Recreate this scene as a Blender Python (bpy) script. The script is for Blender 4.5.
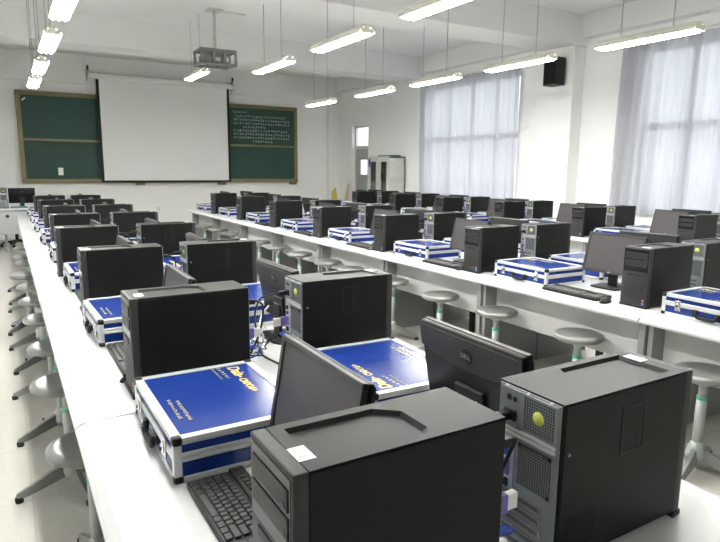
import bpy, bmesh, math, random
from mathutils import Vector, Matrix
for o in list(bpy.data.objects): bpy.data.objects.remove(o)
random.seed(7)
SC = bpy.context.scene
COL = SC.collection
R = math.radians
# ---------------------------------------------------------------- camera
F, YAW, PITCH, ROLL = 592.3, R(30.83), R(9.76), R(.49)
cd = bpy.data.cameras.new('camera'); cam = bpy.data.objects.new('camera', cd); COL.objects.link(cam)
cd.sensor_fit = 'HORIZONTAL'; cd.sensor_width = 36; cd.lens = F / 720 * 36; cd.clip_start = .02; cd.clip_end = 300
fw = Vector((math.sin(YAW)*math.cos(PITCH), math.cos(YAW)*math.cos(PITCH), -math.sin(PITCH)))
rt = Vector((math.cos(YAW), -math.sin(YAW), 0)); up = rt.cross(fw)
r2 = math.cos(ROLL)*rt + math.sin(ROLL)*up; u2 = -math.sin(ROLL)*rt + math.cos(ROLL)*up
M = Matrix((r2, u2, -fw)).transposed().to_4x4(); M.translation = Vector((0, 0, 1.556))
cam.matrix_world = M
SC.camera = cam
# ---------------------------------------------------------------- light and exposure
SKY = 1.7
TUBE = 62.0
w = bpy.data.worlds.new('overcast_sky'); SC.world = w; w.use_nodes = True
nt = w.node_tree; bg = nt.nodes['Background']
tc = nt.nodes.new('ShaderNodeTexCoord'); sp = nt.nodes.new('ShaderNodeSeparateXYZ'); cr = nt.nodes.new('ShaderNodeValToRGB')
nt.links.new(tc.outputs['Generated'], sp.inputs[0]); nt.links.new(sp.outputs[2], cr.inputs[0]); nt.links.new(cr.outputs[0], bg.inputs[0])
cr.color_ramp.elements[0].color = (.60, .63, .66, 1); cr.color_ramp.elements[0].position = .0
cr.color_ramp.elements[1].color = (.92, .96, 1.0, 1); cr.color_ramp.elements[1].position = .35
bg.inputs[1].default_value = SKY
SC.view_settings.view_transform = 'Standard'; SC.view_settings.look = 'None'
SC.view_settings.exposure = 1.08; SC.view_settings.gamma = 1; SC.view_settings.use_curve_mapping = False

# ---------------------------------------------------------------- materials
def mat(name, col, rough=.5, metal=0, var=0, scale=30, bump=0, bscale=200, spec=.5, emit=None, es=0, trans=0):
    m = bpy.data.materials.new(name); m.use_nodes = True; n = m.node_tree; b = n.nodes['Principled BSDF']
    b.inputs['Base Color'].default_value = (*col, 1); b.inputs['Roughness'].default_value = rough
    b.inputs['Metallic'].default_value = metal; b.inputs['Specular IOR Level'].default_value = spec
    t = n.nodes.new('ShaderNodeTexCoord')
    nz = n.nodes.new('ShaderNodeTexNoise'); nz.inputs['Scale'].default_value = scale; nz.inputs['Detail'].default_value = 3
    n.links.new(t.outputs['Object'], nz.inputs['Vector'])
    v = var if var else .03
    mx = n.nodes.new('ShaderNodeMix'); mx.data_type = 'RGBA'
    mx.inputs[6].default_value = (*[c*(1-v) for c in col], 1); mx.inputs[7].default_value = (*[min(1, c*(1+v)) for c in col], 1)
    n.links.new(nz.outputs[0], mx.inputs[0]); n.links.new(mx.outputs[2], b.inputs['Base Color'])
    if bump:
        n2 = n.nodes.new('ShaderNodeTexNoise'); n2.inputs['Scale'].default_value = bscale
        n.links.new(t.outputs['Object'], n2.inputs['Vector'])
        bp = n.nodes.new('ShaderNodeBump'); bp.inputs['Strength'].default_value = bump; bp.inputs['Distance'].default_value = .001
        n.links.new(n2.outputs[0], bp.inputs['Height']); n.links.new(bp.outputs[0], b.inputs['Normal'])
    if emit:
        b.inputs['Emission Color'].default_value = (*emit, 1); b.inputs['Emission Strength'].default_value = es
    return m

WALL = mat('painted plaster', (.88, .88, .865), .85, var=.02, scale=2, bump=.2, bscale=60)
CEIL = mat('ceiling paint', (.80, .80, .79), .9, var=.02, scale=2)
SILVER = mat('brushed aluminium', (.66, .67, .68), .38, .4, bump=.1)
CHROME = mat('chrome', (.75, .75, .76), .18, 1)
BLUE = mat('blue vinyl board', (.008, .030, .200), .2, bump=.05, var=.05, scale=60)
BLKPL = mat('black plastic', (.010, .010, .011), .45, spec=.25, bump=.25, bscale=900)
BLKMET = mat('black painted steel', (.0048, .0046, .0044), .48, spec=.22, bump=.15, bscale=900, var=.06)
CHARC = mat('charcoal plastic', (.018, .018, .019), .45, spec=.25, bump=.3, bscale=900)
BEZ = mat('grey front bezel plastic', (.030, .0305, .032), .45, spec=.3, bump=.35, bscale=700)
GLOSSB = mat('glossy black plastic', (.008, .008, .009), .12)
DARK = mat('dark recess', (.004, .004, .004), .8)
SCREEN = mat('matte display panel', (.036, .031, .035), .42, spec=.4)
MONB = mat('monitor back plastic', (.008, .008, .009), .42, spec=.2, bump=.3, bscale=500)
MONEDGE = mat('monitor rim plastic', (.030, .030, .031), .4, spec=.3)
STEEL = mat('galvanised steel', (.27, .29, .305), .4, .55, var=.06, scale=40)
LAMIN = mat('white laminate', (.64, .65, .66), .26, var=.015, scale=300, spec=.55)
PANELG = mat('light grey panel', (.50, .50, .51), .55, var=.03, scale=40)
PANELM = mat('mid grey panel', (.25, .25, .255), .55, var=.03, scale=40)
STOOLM = mat('grey moulded stool plastic', (.22, .225, .22), .3, .2, bump=.1)
POLE = mat('pale grey painted tube', (.40, .43, .42), .35, .2)
RUBBER = mat('black rubber', (.015, .015, .015), .7)
GREEN = mat('green tape', (.05, .45, .22), .5)
WHITEP = mat('white paper label', (.85, .85, .83), .6)
PRINT = mat('dark print', (.06, .06, .06), .6)
GOLD = mat('gold yellow print', (.75, .60, .12), .45)
WHITEPL = mat('white plastic', (.75, .75, .72), .4)
CREAMPL = mat('cream plastic', (.62, .60, .50), .45)
PURPLE = mat('purple connector plastic', (.16, .11, .38), .4)
BLUEPL = mat('blue connector plastic', (.02, .06, .45), .4)
YFAN = mat('yellow fan label', (.55, .60, .10), .5)
RED = mat('red sticker', (.75, .10, .06), .4)
CYAN = mat('blue sticker', (.05, .30, .60), .4)
BOARD = mat('green chalkboard', (.016, .062, .046), .6, var=.25, scale=1.5)
BFRAME = mat('bronze board frame', (.20, .17, .085), .45, .2)
CHALK = mat('chalk', (.50, .56, .53), .9)
FABRIC = mat('projection fabric', (.80, .80, .79), .8)
METG = mat('pale grey sheet metal', (.55, .56, .52), .45, var=.02)
DOORM = mat('grey green door paint', (.36, .38, .35), .5)
FRAMEM = mat('window frame paint', (.30, .31, .33), .5)
FIXT = mat('cream enamel lamp tray', (.62, .61, .52), .4)
WOOD = mat('pale wood', (.58, .47, .32), .6, var=.2, scale=12)
YELLOW = mat('yellow plastic', (.62, .55, .10), .5)
TEAL = mat('teal book cover', (.10, .22, .26), .5)
KEYM = mat('key plastic', (.018, .018, .019), .35)
TUBEM = mat('lit fluorescent tube', (.9, .9, .9), .5, emit=(1, 1, .96), es=TUBE)

def floor_mat():
    m = bpy.data.materials.new('polished floor tiles'); m.use_nodes = True; n = m.node_tree; b = n.nodes['Principled BSDF']
    t = n.nodes.new('ShaderNodeTexCoord'); br = n.nodes.new('ShaderNodeTexBrick'); n.links.new(t.outputs['Object'], br.inputs['Vector'])
    br.offset = 0; br.inputs['Scale'].default_value = 1; br.inputs['Brick Width'].default_value = .6; br.inputs['Row Height'].default_value = .6
    br.inputs['Mortar Size'].default_value = .0025; br.inputs['Mortar Smooth'].default_value = .3
    br.inputs['Color1'].default_value = (.56, .55, .50, 1); br.inputs['Color2'].default_value = (.58, .57, .52, 1); br.inputs['Mortar'].default_value = (.46, .45, .41, 1)
    nz = n.nodes.new('ShaderNodeTexNoise'); nz.inputs['Scale'].default_value = 40; nz.inputs['Detail'].default_value = 4; n.links.new(t.outputs['Object'], nz.inputs['Vector'])
    mx = n.nodes.new('ShaderNodeMix'); mx.data_type = 'RGBA'; mx.blend_type = 'OVERLAY'; mx.inputs[0].default_value = .15
    n.links.new(br.outputs[0], mx.inputs[6]); n.links.new(nz.outputs[0], mx.inputs[7]); n.links.new(mx.outputs[2], b.inputs['Base Color'])
    b.inputs['Roughness'].default_value = .22
    return m
FLOOR = floor_mat()

def sheer_mat():
    m = bpy.data.materials.new('sheer grey curtain'); m.use_nodes = True; n = m.node_tree
    for x in list(n.nodes): n.nodes.remove(x)
    out = n.nodes.new('ShaderNodeOutputMaterial'); tr = n.nodes.new('ShaderNodeBsdfTransparent'); tl = n.nodes.new('ShaderNodeBsdfTranslucent'); df = n.nodes.new('ShaderNodeBsdfDiffuse')
    tl.inputs[0].default_value = (.62, .62, .66, 1); df.inputs[0].default_value = (.52, .52, .56, 1); tr.inputs[0].default_value = (.95, .95, .97, 1)
    a = n.nodes.new('ShaderNodeMixShader'); a.inputs[0].default_value = .5; c = n.nodes.new('ShaderNodeMixShader'); c.inputs[0].default_value = .66
    n.links.new(tl.outputs[0], a.inputs[1]); n.links.new(df.outputs[0], a.inputs[2])
    n.links.new(tr.outputs[0], c.inputs[1]); n.links.new(a.outputs[0], c.inputs[2]); n.links.new(c.outputs[0], out.inputs[0])
    tc = n.nodes.new('ShaderNodeTexCoord'); wv = n.nodes.new('ShaderNodeTexNoise'); wv.inputs['Scale'].default_value = 6
    mp = n.nodes.new('ShaderNodeMapping'); mp.inputs['Scale'].default_value = (1, 3, .1)
    n.links.new(tc.outputs['Object'], mp.inputs[0]); n.links.new(mp.outputs[0], wv.inputs['Vector'])
    mr = n.nodes.new('ShaderNodeMapRange'); mr.inputs[3].default_value = .84; mr.inputs[4].default_value = .95
    n.links.new(wv.outputs[0], mr.inputs[0]); n.links.new(mr.outputs[0], c.inputs[0])
    return m
SHEER = sheer_mat()
def glass_mat(name, tint=(.97, .98, .98), refl=.07):
    m = bpy.data.materials.new(name); m.use_nodes = True; n = m.node_tree
    for x in list(n.nodes): n.nodes.remove(x)
    out = n.nodes.new('ShaderNodeOutputMaterial'); tr = n.nodes.new('ShaderNodeBsdfTransparent'); g = n.nodes.new('ShaderNodeBsdfGlossy'); mx = n.nodes.new('ShaderNodeMixShader')
    tr.inputs[0].default_value = (*tint, 1); g.inputs['Roughness'].default_value = .03; mx.inputs[0].default_value = refl
    n.links.new(tr.outputs[0], mx.inputs[1]); n.links.new(g.outputs[0], mx.inputs[2]); n.links.new(mx.outputs[0], out.inputs[0])
    return m
GLASS = glass_mat('window glass')
CABGL = glass_mat('cabinet glass', (.75, .80, .78), .12)

def ridge_mat():
    m = bpy.data.materials.new('ridged black plastic'); m.use_nodes = True; n = m.node_tree; b = n.nodes['Principled BSDF']
    b.inputs['Base Color'].default_value = (.014, .014, .0155, 1); b.inputs['Roughness'].default_value = .45; b.inputs['Specular IOR Level'].default_value = .3
    t = n.nodes.new('ShaderNodeTexCoord'); w_ = n.nodes.new('ShaderNodeTexWave'); w_.bands_direction = 'Z'; w_.inputs['Scale'].default_value = 62
    n.links.new(t.outputs['Object'], w_.inputs['Vector']); bp = n.nodes.new('ShaderNodeBump'); bp.inputs['Strength'].default_value = .8; bp.inputs['Distance'].default_value = .002
    n.links.new(w_.outputs['Fac'], bp.inputs['Height']); n.links.new(bp.outputs[0], b.inputs['Normal'])
    return m
RIDGE = ridge_mat()
def mesh_grille_mat(name, base, hole, scale):
    m = bpy.data.materials.new(name); m.use_nodes = True; n = m.node_tree; b = n.nodes['Principled BSDF']
    t = n.nodes.new('ShaderNodeTexCoord'); br = n.nodes.new('ShaderNodeTexBrick'); br.offset = 0
    mp = n.nodes.new('ShaderNodeMapping'); mp.inputs['Rotation'].default_value = (0, R(90), R(90))
    sx = n.nodes.new('ShaderNodeSeparateXYZ'); cx = n.nodes.new('ShaderNodeCombineXYZ')
    n.links.new(t.outputs['Object'], sx.inputs[0]); ad = n.nodes.new('ShaderNodeMath'); n.links.new(sx.outputs[0], ad.inputs[0]); n.links.new(sx.outputs[1], ad.inputs[1])
    n.links.new(ad.outputs[0], cx.inputs[0]); n.links.new(sx.outputs[2], cx.inputs[1]); n.links.new(cx.outputs[0], br.inputs['Vector'])
    br.inputs['Scale'].default_value = 1; br.inputs['Brick Width'].default_value = scale; br.inputs['Row Height'].default_value = scale
    br.inputs['Mortar Size'].default_value = scale*.2; br.inputs['Mortar Smooth'].default_value = 0
    br.inputs['Color1'].default_value = (*hole, 1); br.inputs['Color2'].default_value = (*hole, 1); br.inputs['Mortar'].default_value = (*[q*.6 for q in base], 1)
    n.links.new(br.outputs[0], b.inputs['Base Color']); b.inputs['Roughness'].default_value = .45; b.inputs['Specular IOR Level'].default_value = .15
    return m
GRILLE = mesh_grille_mat('punched steel grille', (.26, .28, .29), (.008, .008, .008), .0062)
BGRILLE = mesh_grille_mat('punched black vent', (.010, .010, .010), (.002, .002, .002), .005)

# ---------------------------------------------------------------- mesh helpers
class MB:
    def __init__(s): s.bm = bmesh.new(); s.mats = []
    def mi(s, m):
        if m not in s.mats: s.mats.append(m)
        return s.mats.index(m)
    def _fin(s, verts, m, mt=None, smooth=False):
        if mt is not None: bmesh.ops.transform(s.bm, matrix=mt, verts=verts)
        i = s.mi(m); fs = set()
        for v in verts:
            for f in v.link_faces: fs.add(f)
        for f in fs: f.material_index = i; f.smooth = smooth
    def box(s, x0, x1, y0, y1, z0, z1, m, bev=0, seg=1, mt=None):
        tb = bmesh.new(); bmesh.ops.create_cube(tb, size=1)
        bmesh.ops.transform(tb, matrix=Matrix.Translation(((x0+x1)/2, (y0+y1)/2, (z0+z1)/2)) @ Matrix.Diagonal((abs(x1-x0), abs(y1-y0), abs(z1-z0), 1)), verts=tb.verts)
        if bev: bmesh.ops.bevel(tb, geom=list(tb.edges), offset=bev, segments=seg, affect='EDGES', profile=.6)
        s.merge(tb, m, mt, smooth=(bev > 0 and seg > 1)); return s
    def merge(s, tb, m, mt=None, smooth=False):
        if mt is not None: bmesh.ops.transform(tb, matrix=mt, verts=tb.verts)
        i = s.mi(m); vm = {v: s.bm.verts.new(v.co) for v in tb.verts}
        for f in tb.faces:
            try: g = s.bm.faces.new([vm[v] for v in f.verts])
            except ValueError: continue
            g.material_index = i; g.smooth = smooth
        tb.free()
    def prism(s, pts, z0, z1, m, mt=None):
        tb = bmesh.new(); a = [tb.verts.new((x, y, z0)) for x, y in pts]; b = [tb.verts.new((x, y, z1)) for x, y in pts]
        n = len(pts); tb.faces.new(a[::-1]); tb.faces.new(b)
        for i in range(n): tb.faces.new((a[i], a[(i+1) % n], b[(i+1) % n], b[i]))
        bmesh.ops.recalc_face_normals(tb, faces=tb.faces); s.merge(tb, m, mt); return s
    def lathe(s, prof, m, n=24, mt=None, smooth=True):
        tb = bmesh.new(); rings = []
        for r, z in prof:
            rings.append([tb.verts.new((r*math.cos(2*math.pi*k/n), r*math.sin(2*math.pi*k/n), z)) for k in range(n)] if r > 1e-6 else [tb.verts.new((0, 0, z))])
        for A, B in zip(rings, rings[1:]):
            for k in range(n):
                k2 = (k+1) % n
                if len(A) == 1 and len(B) == 1: continue
                if len(A) == 1: tb.faces.new((A[0], B[k], B[k2]))
                elif len(B) == 1: tb.faces.new((A[k], A[k2], B[0]))
                else: tb.faces.new((A[k], A[k2], B[k2], B[k]))
        bmesh.ops.recalc_face_normals(tb, faces=tb.faces); s.merge(tb, m, mt, smooth); return s
    def cyl(s, p, q, r, m, n=12, r1=None, smooth=True):
        p, q = Vector(p), Vector(q); d = q-p; L = d.length
        mt = Matrix.Translation(p) @ d.to_track_quat('Z', 'Y').to_matrix().to_4x4()
        r1 = r if r1 is None else r1
        return s.lathe([(0, 0), (r, 0), (r1, L), (0, L)], m, n, mt, smooth)
    def tube(s, pts, r, m, n=6, sub=6):
        P = [Vector(p) for p in pts]
        if sub > 1 and len(P) > 2:
            Q = [2*P[0]-P[1]] + P + [2*P[-1]-P[-2]]; out = []
            for i in range(1, len(Q)-2):
                for k in range(sub):
                    t = k/sub; a, b, c, d = Q[i-1], Q[i], Q[i+1], Q[i+2]
                    out.append(.5*((2*b)+(c-a)*t+(2*a-5*b+4*c-d)*t*t+(3*b-a-3*c+d)*t*t*t))
            P = out+[P[-1]]
        tb = bmesh.new(); rings = []; ref = Vector((.13, .27, 1)).normalized()
        for i, p in enumerate(P):
            d = (P[min(i+1, len(P)-1)]-P[max(i-1, 0)]).normalized()
            a = d.cross(ref)
            if a.length < .05: a = d.cross(Vector((1, 0, 0)))
            a.normalize(); b = d.cross(a); ref2 = ref
            rings.append([tb.verts.new(p+r*(math.cos(2*math.pi*k/n)*a+math.sin(2*math.pi*k/n)*b)) for k in range(n)])
        for A, B in zip(rings, rings[1:]):
            for k in range(n): tb.faces.new((A[k], A[(k+1) % n], B[(k+1) % n], B[k]))
        tb.faces.new(rings[0][::-1]); tb.faces.new(rings[-1])
        bmesh.ops.recalc_face_normals(tb, faces=tb.faces); s.merge(tb, m, None, True); return s
    def quad(s, pts, m):
        vs = [s.bm.verts.new(p) for p in pts]; f = s.bm.faces.new(vs); f.material_index = s.mi(m); return s
    def build(s, name, parent=None, label=None, loc=None, rz=0):
        me = bpy.data.meshes.new(name); s.bm.normal_update(); s.bm.to_mesh(me); s.bm.free()
        for m in s.mats: me.materials.append(m)
        o = bpy.data.objects.new(name, me); COL.objects.link(o)
        if parent is not None: o.parent = parent
        if label: o['label'] = label
        if loc is not None: o.location = loc; o.rotation_euler = (0, 0, rz)
        return o
def tag(o, label, cat, group=None):
    o['label'] = label; o['category'] = cat
    if group: o['group'] = group
    return o
def empty(name, label=None, cat=None, loc=(0, 0, 0), rz=0, group=None):
    o = bpy.data.objects.new(name, None); COL.objects.link(o); o.empty_display_size = .1
    o.location = loc; o.rotation_euler = (0, 0, rz)
    if label: tag(o, label, cat, group)
    return o
def struct(o): o['kind'] = 'structure'; return o
def copy_tree(o, parent=None):
    c = o.copy(); COL.objects.link(c)
    if parent is not None: c.parent = parent
    for ch in KIDS(o): copy_tree(ch, c)
    return c
def KIDS(o): return [x for x in o.children]
USED = set()
def place(proto, loc, rz, label, cat, group, tilt=None):
    if proto.name in USED: o = copy_tree(proto)
    else: o = proto; USED.add(proto.name)
    o.location = loc; o.rotation_euler = (0, 0, rz); tag(o, label, cat, group); return o
def text_bm(txt, size, ext, m, mt, shear=0, mb=None, bold=0):
    cu = bpy.data.curves.new('t', 'FONT'); cu.body = txt; cu.size = size; cu.extrude = ext; cu.shear = shear; cu.offset = bold
    cu.align_x = 'CENTER'; cu.align_y = 'CENTER'; cu.resolution_u = 3
    ob = bpy.data.objects.new('t', cu); COL.objects.link(ob)
    dg = bpy.context.evaluated_depsgraph_get(); me = bpy.data.meshes.new_from_object(ob.evaluated_get(dg))
    tb = bmesh.new(); tb.from_mesh(me); mb = mb or MB(); mb.merge(tb, m, mt)
    bpy.data.objects.remove(ob); bpy.data.meshes.remove(me); bpy.data.curves.remove(cu); return mb
def squiggles(mb, x0, y0, n, size, m, mt, rng, t=.0004, gap=1.12, lw=.10):
    for i in range(n):                                     # small illegible characters made of strokes
        cx = x0+i*size*gap
        for k in range(rng.randint(4, 6)):
            if rng.random() < .55:
                yy = y0+rng.uniform(-.42, .42)*size; a = rng.uniform(.2, .45)*size; mb.box(cx-a, cx+a, yy-size*lw/2, yy+size*lw/2, 0, t, m, mt=mt)
            else:
                xx = cx+rng.uniform(-.35, .35)*size; a = rng.uniform(.2, .45)*size; mb.box(xx-size*lw/2, xx+size*lw/2, y0-a, y0+a, 0, t, m, mt=mt)

# ================================================================ ROOM
XW, YF, ZC, XL, YB = 8.1, 14.75, 3.95, -1.65, -2.2
struct(MB().box(XL, XW+.3, YB, YF+.2, -.1, 0, FLOOR).build('floor'))
struct(MB().box(XL, XW+.3, YB, YF+.2, ZC, ZC+.15, CEIL).build('ceiling'))
struct(MB().box(XL, XW, YF, YF+.2, 0, ZC, WALL).build('wall_front'))
struct(MB().box(XL-.2, XL, YB, YF, 0, ZC, WALL).build('wall_left'))
struct(MB().box(XL, XW, YB-.2, YB, 0, ZC, WALL).build('wall_back'))
# right wall with two window openings and a door opening
W1 = (8.02, 10.82, .98, 3.30); W2 = (2.75, 5.62, .98, 3.30); DR = (13.22, 14.06, 0, 2.68)
b = MB()
b.box(XW, XW+.25, YB, W2[0], 0, ZC, WALL)
for a, z0, z1 in ((W2, 0, W2[2]), (W2, W2[3], ZC), (W1, 0, W1[2]), (W1, W1[3], ZC), (DR, DR[3], ZC)): b.box(XW, XW+.25, a[0], a[1], z0, z1, WALL)
b.box(XW, XW+.25, W2[1], W1[0], 0, ZC, WALL); b.box(XW, XW+.25, W1[1], DR[0], 0, ZC, WALL); b.box(XW, XW+.25, DR[1], YF, 0, ZC, WALL)
struct(b.build('wall_right'))
struct(MB().box(7.85, XW, 6.645, 7.36, 0, ZC, WALL, .004).build('trim_1'))            # pilaster
struct(MB().box(XL, XW, 10.85, 11.5, 3.50, ZC, CEIL).build('trim_2'))                 # ceiling beams
struct(MB().box(XL, XW, 6.6, 7.3, 3.50, ZC, CEIL).build('trim_3'))
struct(MB().box(XL, XW, 2.3, 3.0, 3.50, ZC, CEIL).build('trim_4'))
struct(MB().box(XL, XW, YF-.05, YF, 3.34, ZC, CEIL).build('trim_5'))
struct(MB().box(7.92, XW, YB, YF-.05, 3.60, ZC, CEIL).build('trim_6'))
for i, a in enumerate((W1, W2)):
    y0, y1, z0, z1 = a; b = MB(); t = .05; X0, X1 = XW+.10, XW+.16
    b.box(X0, X1, y0, y0+t, z0, z1, FRAMEM); b.box(X0, X1, y1-t, y1, z0, z1, FRAMEM); b.box(X0, X1, y0, y1, z0, z0+t, FRAMEM); b.box(X0, X1, y0, y1, z1-t, z1, FRAMEM)
    b.box(X0-.01, X1, y0, y1, 2.15, 2.25, FRAMEM)
    for k in (1, 2, 3): yy = y0+(y1-y0)*k/4; b.box(X0, X1, yy-.03, yy+.03, z0, z1, FRAMEM)
    wf = struct(b.build('window_%d' % (i+1)))
    MB().box(X0+.025, X0+.031, y0+.02, y1-.02, z0+.02, z1-.02, GLASS).build('pane', wf)
    b = MB()
    for zz in (1.18, 1.30): b.cyl((XW+.2, y0, zz), (XW+.2, y1, zz), .010, FRAMEM, 8)
    for k in range(1, 12): yy = y0+(y1-y0)*k/12; b.cyl((XW+.2, yy, z0), (XW+.2, yy, z0+.34), .008, FRAMEM, 6)
    b.build('safety_rail', wf)
    struct(MB().box(XW-.03, XW+.1, y0-.03, y1+.03, z0-.03, z0, WALL, .004).build('trim_%d' % (7+i)))
# door and transom light
b = MB(); y0, y1, _, zt = DR; xd = XW+.10
b.box(xd, xd+.07, y0, y0+.05, 0, zt, METG); b.box(xd, xd+.07, y1-.05, y1, 0, zt, METG); b.box(xd, xd+.07, y0, y1, zt-.05, zt, METG); b.box(xd-.01, xd+.07, y0, y1, 2.08, 2.16, METG)
df = struct(b.build('door_1'))
b = MB()
b.box(xd+.015, xd+.055, y0+.05, y1-.05, 0, 1.42, DOORM); b.box(xd+.015, xd+.055, y0+.05, y1-.05, 1.80, 2.08, DOORM)
b.box(xd+.015, xd+.055, y0+.05, y0+.22, 1.42, 1.80, DOORM); b.box(xd+.015, xd+.055, y1-.26, y1-.05, 1.42, 1.80, DOORM)
dl = b.build('door_leaf', df)
MB().box(xd+.03, xd+.035, y0+.2, y1-.22, 1.42, 1.80, GLASS).build('pane', dl)
MB().cyl((xd-.04, y0+.11, 1.02), (xd-.04, y0+.24, 1.02), .009, CHROME).cyl((xd+.015, y0+.11, 1.02), (xd-.04, y0+.11, 1.02), .009, CHROME).build('door_handle', dl)
MB().box(xd+.03, xd+.035, y0+.04, y1-.04, 2.15, zt-.04, GLASS).build('transom_pane', df)
# outside ground
struct(MB().box(XW+.4, XW+60, -30, 50, -4.2, -4.0, mat('pale outdoor paving', (.5, .5, .48), .9)).build('ground'))

# ---------------------------------------------------------------- curtains
def curtain(y0, y1, z0, z1, label, seed, lift=0):
    rng = random.Random(seed); t = empty('curtain', label, 'curtain', (XW-.09, (y0+y1)/2, z0), 0)
    bm = MB(); tb = bmesh.new(); nx, nz = 260, 22; ph = [(rng.uniform(14, 42), rng.uniform(0, 6.3), rng.uniform(.012, .028)) for _ in range(5)]
    g = []
    for i in range(nx+1):
        col = []; u = i/nx; y = y0+(y1-y0)*u
        for j in range(nz+1):
            v = j/nz; z = z0+(z1-z0)*v+ (1-v)*lift*max(0, 1-u*2.2)
            dx = sum(a*math.sin(f*(y-y0)+p+.5*math.sin(v*3+p)) for f, p, a in ph)
            sq = (1-v)*.06*math.sin(3*u+seed)                      # hem narrower / swinging
            col.append(tb.verts.new((XW-.09+dx*(1-.35*v), y+sq, z)))
        g.append(col)
    for i in range(nx):
        for j in range(nz): tb.faces.new((g[i][j], g[i+1][j], g[i+1][j+1], g[i][j+1]))
    bm.merge(tb, SHEER, Matrix.Translation((-(XW-.09), -(y0+y1)/2, -z0)), True)
    bm.build('sheer_panel', t)
    b = MB()
    for k in range(14):
        yy = y0+(y1-y0)*(k+.5)/14-(y0+y1)/2; b.lathe([(.018, -.004), (.022, 0), (.018, .004), (.018, -.004)], CHROME, 10, Matrix.Translation((0, yy, z1-z0+.012)) @ Matrix.Rotation(R(90), 4, 'X'))
    b.build('curtain_rings', t)
    return t
curtain(7.94, 10.90, 1.00, 3.40, 'sheer grey full-width curtain on the farther window, next to the cabinet', 3)
curtain(2.66, 5.90, .93, 3.38, 'sheer grey curtain on the nearer window at the right edge', 5)
for (a, c2, lb) in ((7.75, 11.1, 'thin white curtain rod above the farther window'), (2.5, 6.0, 'thin white curtain rod above the nearer window at right')):
    t = empty('curtain_rod', lb, 'curtain rod', (XW, (a+c2)/2, 3.42)); h = (c2-a)/2
    MB().cyl((-.09, -h, 0), (-.09, h, 0), .012, WHITEPL, 10).build('rod', t)
    for s in (-1, 1): MB().box(-.1, 0, s*(h-.1)-.01, s*(h-.1)+.01, -.015, .015, WHITEPL).build('bracket', t)

# ================================================================ FRONT WALL
t = empty('chalkboard', 'long green chalkboard in a bronze frame on the front wall, half hidden by the screen', 'chalkboard', (3.56, YF, 1.2))
bx0, bx1, bz = -3.22, 3.22, 1.93
b = MB(); fr = .09
b.box(bx0, bx1, -.10, 0, bz-fr, bz, BFRAME, .008); b.box(bx0, bx1, -.12, 0, 0, fr, BFRAME, .008)
b.box(bx0, bx0+fr, -.10, 0, fr, bz-fr, BFRAME, .006); b.box(bx1-fr, bx1, -.10, 0, fr, bz-fr, BFRAME, .006)
b.build('frame', t)
for (a, c2) in ((bx0+fr, 0), (0, bx1-fr)):
    MB().box(a, c2, -.045, -.005, fr, .97, BOARD).build('board_panel', t)
    up_ = MB().box(a, c2, -.075, -.035, .90, bz-fr, BOARD).build('board_panel', t)
    MB().box(a, c2, -.085, -.07, .895, .945, BFRAME, .004).build('rail', up_)
b = MB(); rng = random.Random(4); mt = Matrix.Translation((0, -.0755, 0)) @ Matrix.Rotation(R(90), 4, 'X')
squiggles(b, 1.50, 1.74, 6, .058, CHALK, mt, rng, .001)
for r_, (st, n) in enumerate(((1.55, 20), (1.52, 22), (1.52, 22), (1.75, 9), (1.52, 21), (1.52, 22), (1.52, 22), (2.0, 8))): squiggles(b, st, 1.64-r_*.087, n, .062, CHALK, mt, rng, .001)
b.build('chalk_writing', t, 'rows of handwritten white chalk characters')
MB().box(-2.51, -2.41, -.0475, -.046, .17, .33, WHITEP).build('paper_note', t, 'small white paper strip')
for x in (-.8, 1.15, 3.1): MB().box(x-.09, x+.09, -.11, -.0, -.06, 0, BFRAME, .005).build('bracket', t)
MB().box(-3.11, -3.02, -.08, -.07, 1.74, 1.77, SILVER, mt=Matrix.Translation((-3.06, 0, 1.75)) @ Matrix.Rotation(R(-40), 4, 'Y') @ Matrix.Translation((3.06, 0, -1.75))).build('corner_strip', t)

t = empty('projection_screen', 'large white pull-down projection screen in front of the chalkboard', 'projection screen', (3.41, YF-.22, 1.23))
MB().box(-1.63, 1.58, -.055, .055, 2.22, 2.33, WHITEPL, .02, 3).build('housing', t)
MB().box(-1.45, 1.43, -.002, .002, .02, 2.25, FABRIC).build('screen_sheet', t)
for a in (-1.51, 1.43): MB().box(a, a+.06, -.002, .002, .02, 2.25, BLKPL).build('side_border', t)
MB().box(-1.51, 1.49, -.014, .014, -.015, .025, BLKPL, .004).build('weight_bar', t)
for s in (-1.65, 1.60): MB().box(s-.015, s+.015, -.03, .165, 2.20, 2.40, METG).box(s-.02, s+.02, .02, .05, 2.33, 2.5, CHARC).build('wall_bracket', t)

def outlet(x, z, lb, nm='wall_outlet'):
    t = empty(nm, lb, 'outlet', (x, YF, z)); MB().box(-.043, .043, -.012, 0, -.043, .043, WHITEPL, .004).build('plate', t)
    MB().box(-.012, -.008, -.0135, -.012, -.01, .01, DARK).box(.008, .012, -.0135, -.012, -.01, .01, DARK).build('sockets', t)
outlet(3.15, .58, 'white electrical outlet low on the front wall below the screen')
tag(MB().cyl((7.74, YF-.014, .1), (7.74, YF-.014, 3.3), .012, WHITEPL, 8).build('cable_conduit'), 'thin white vertical cable conduit on the front wall near its right corner', 'conduit')
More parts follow.
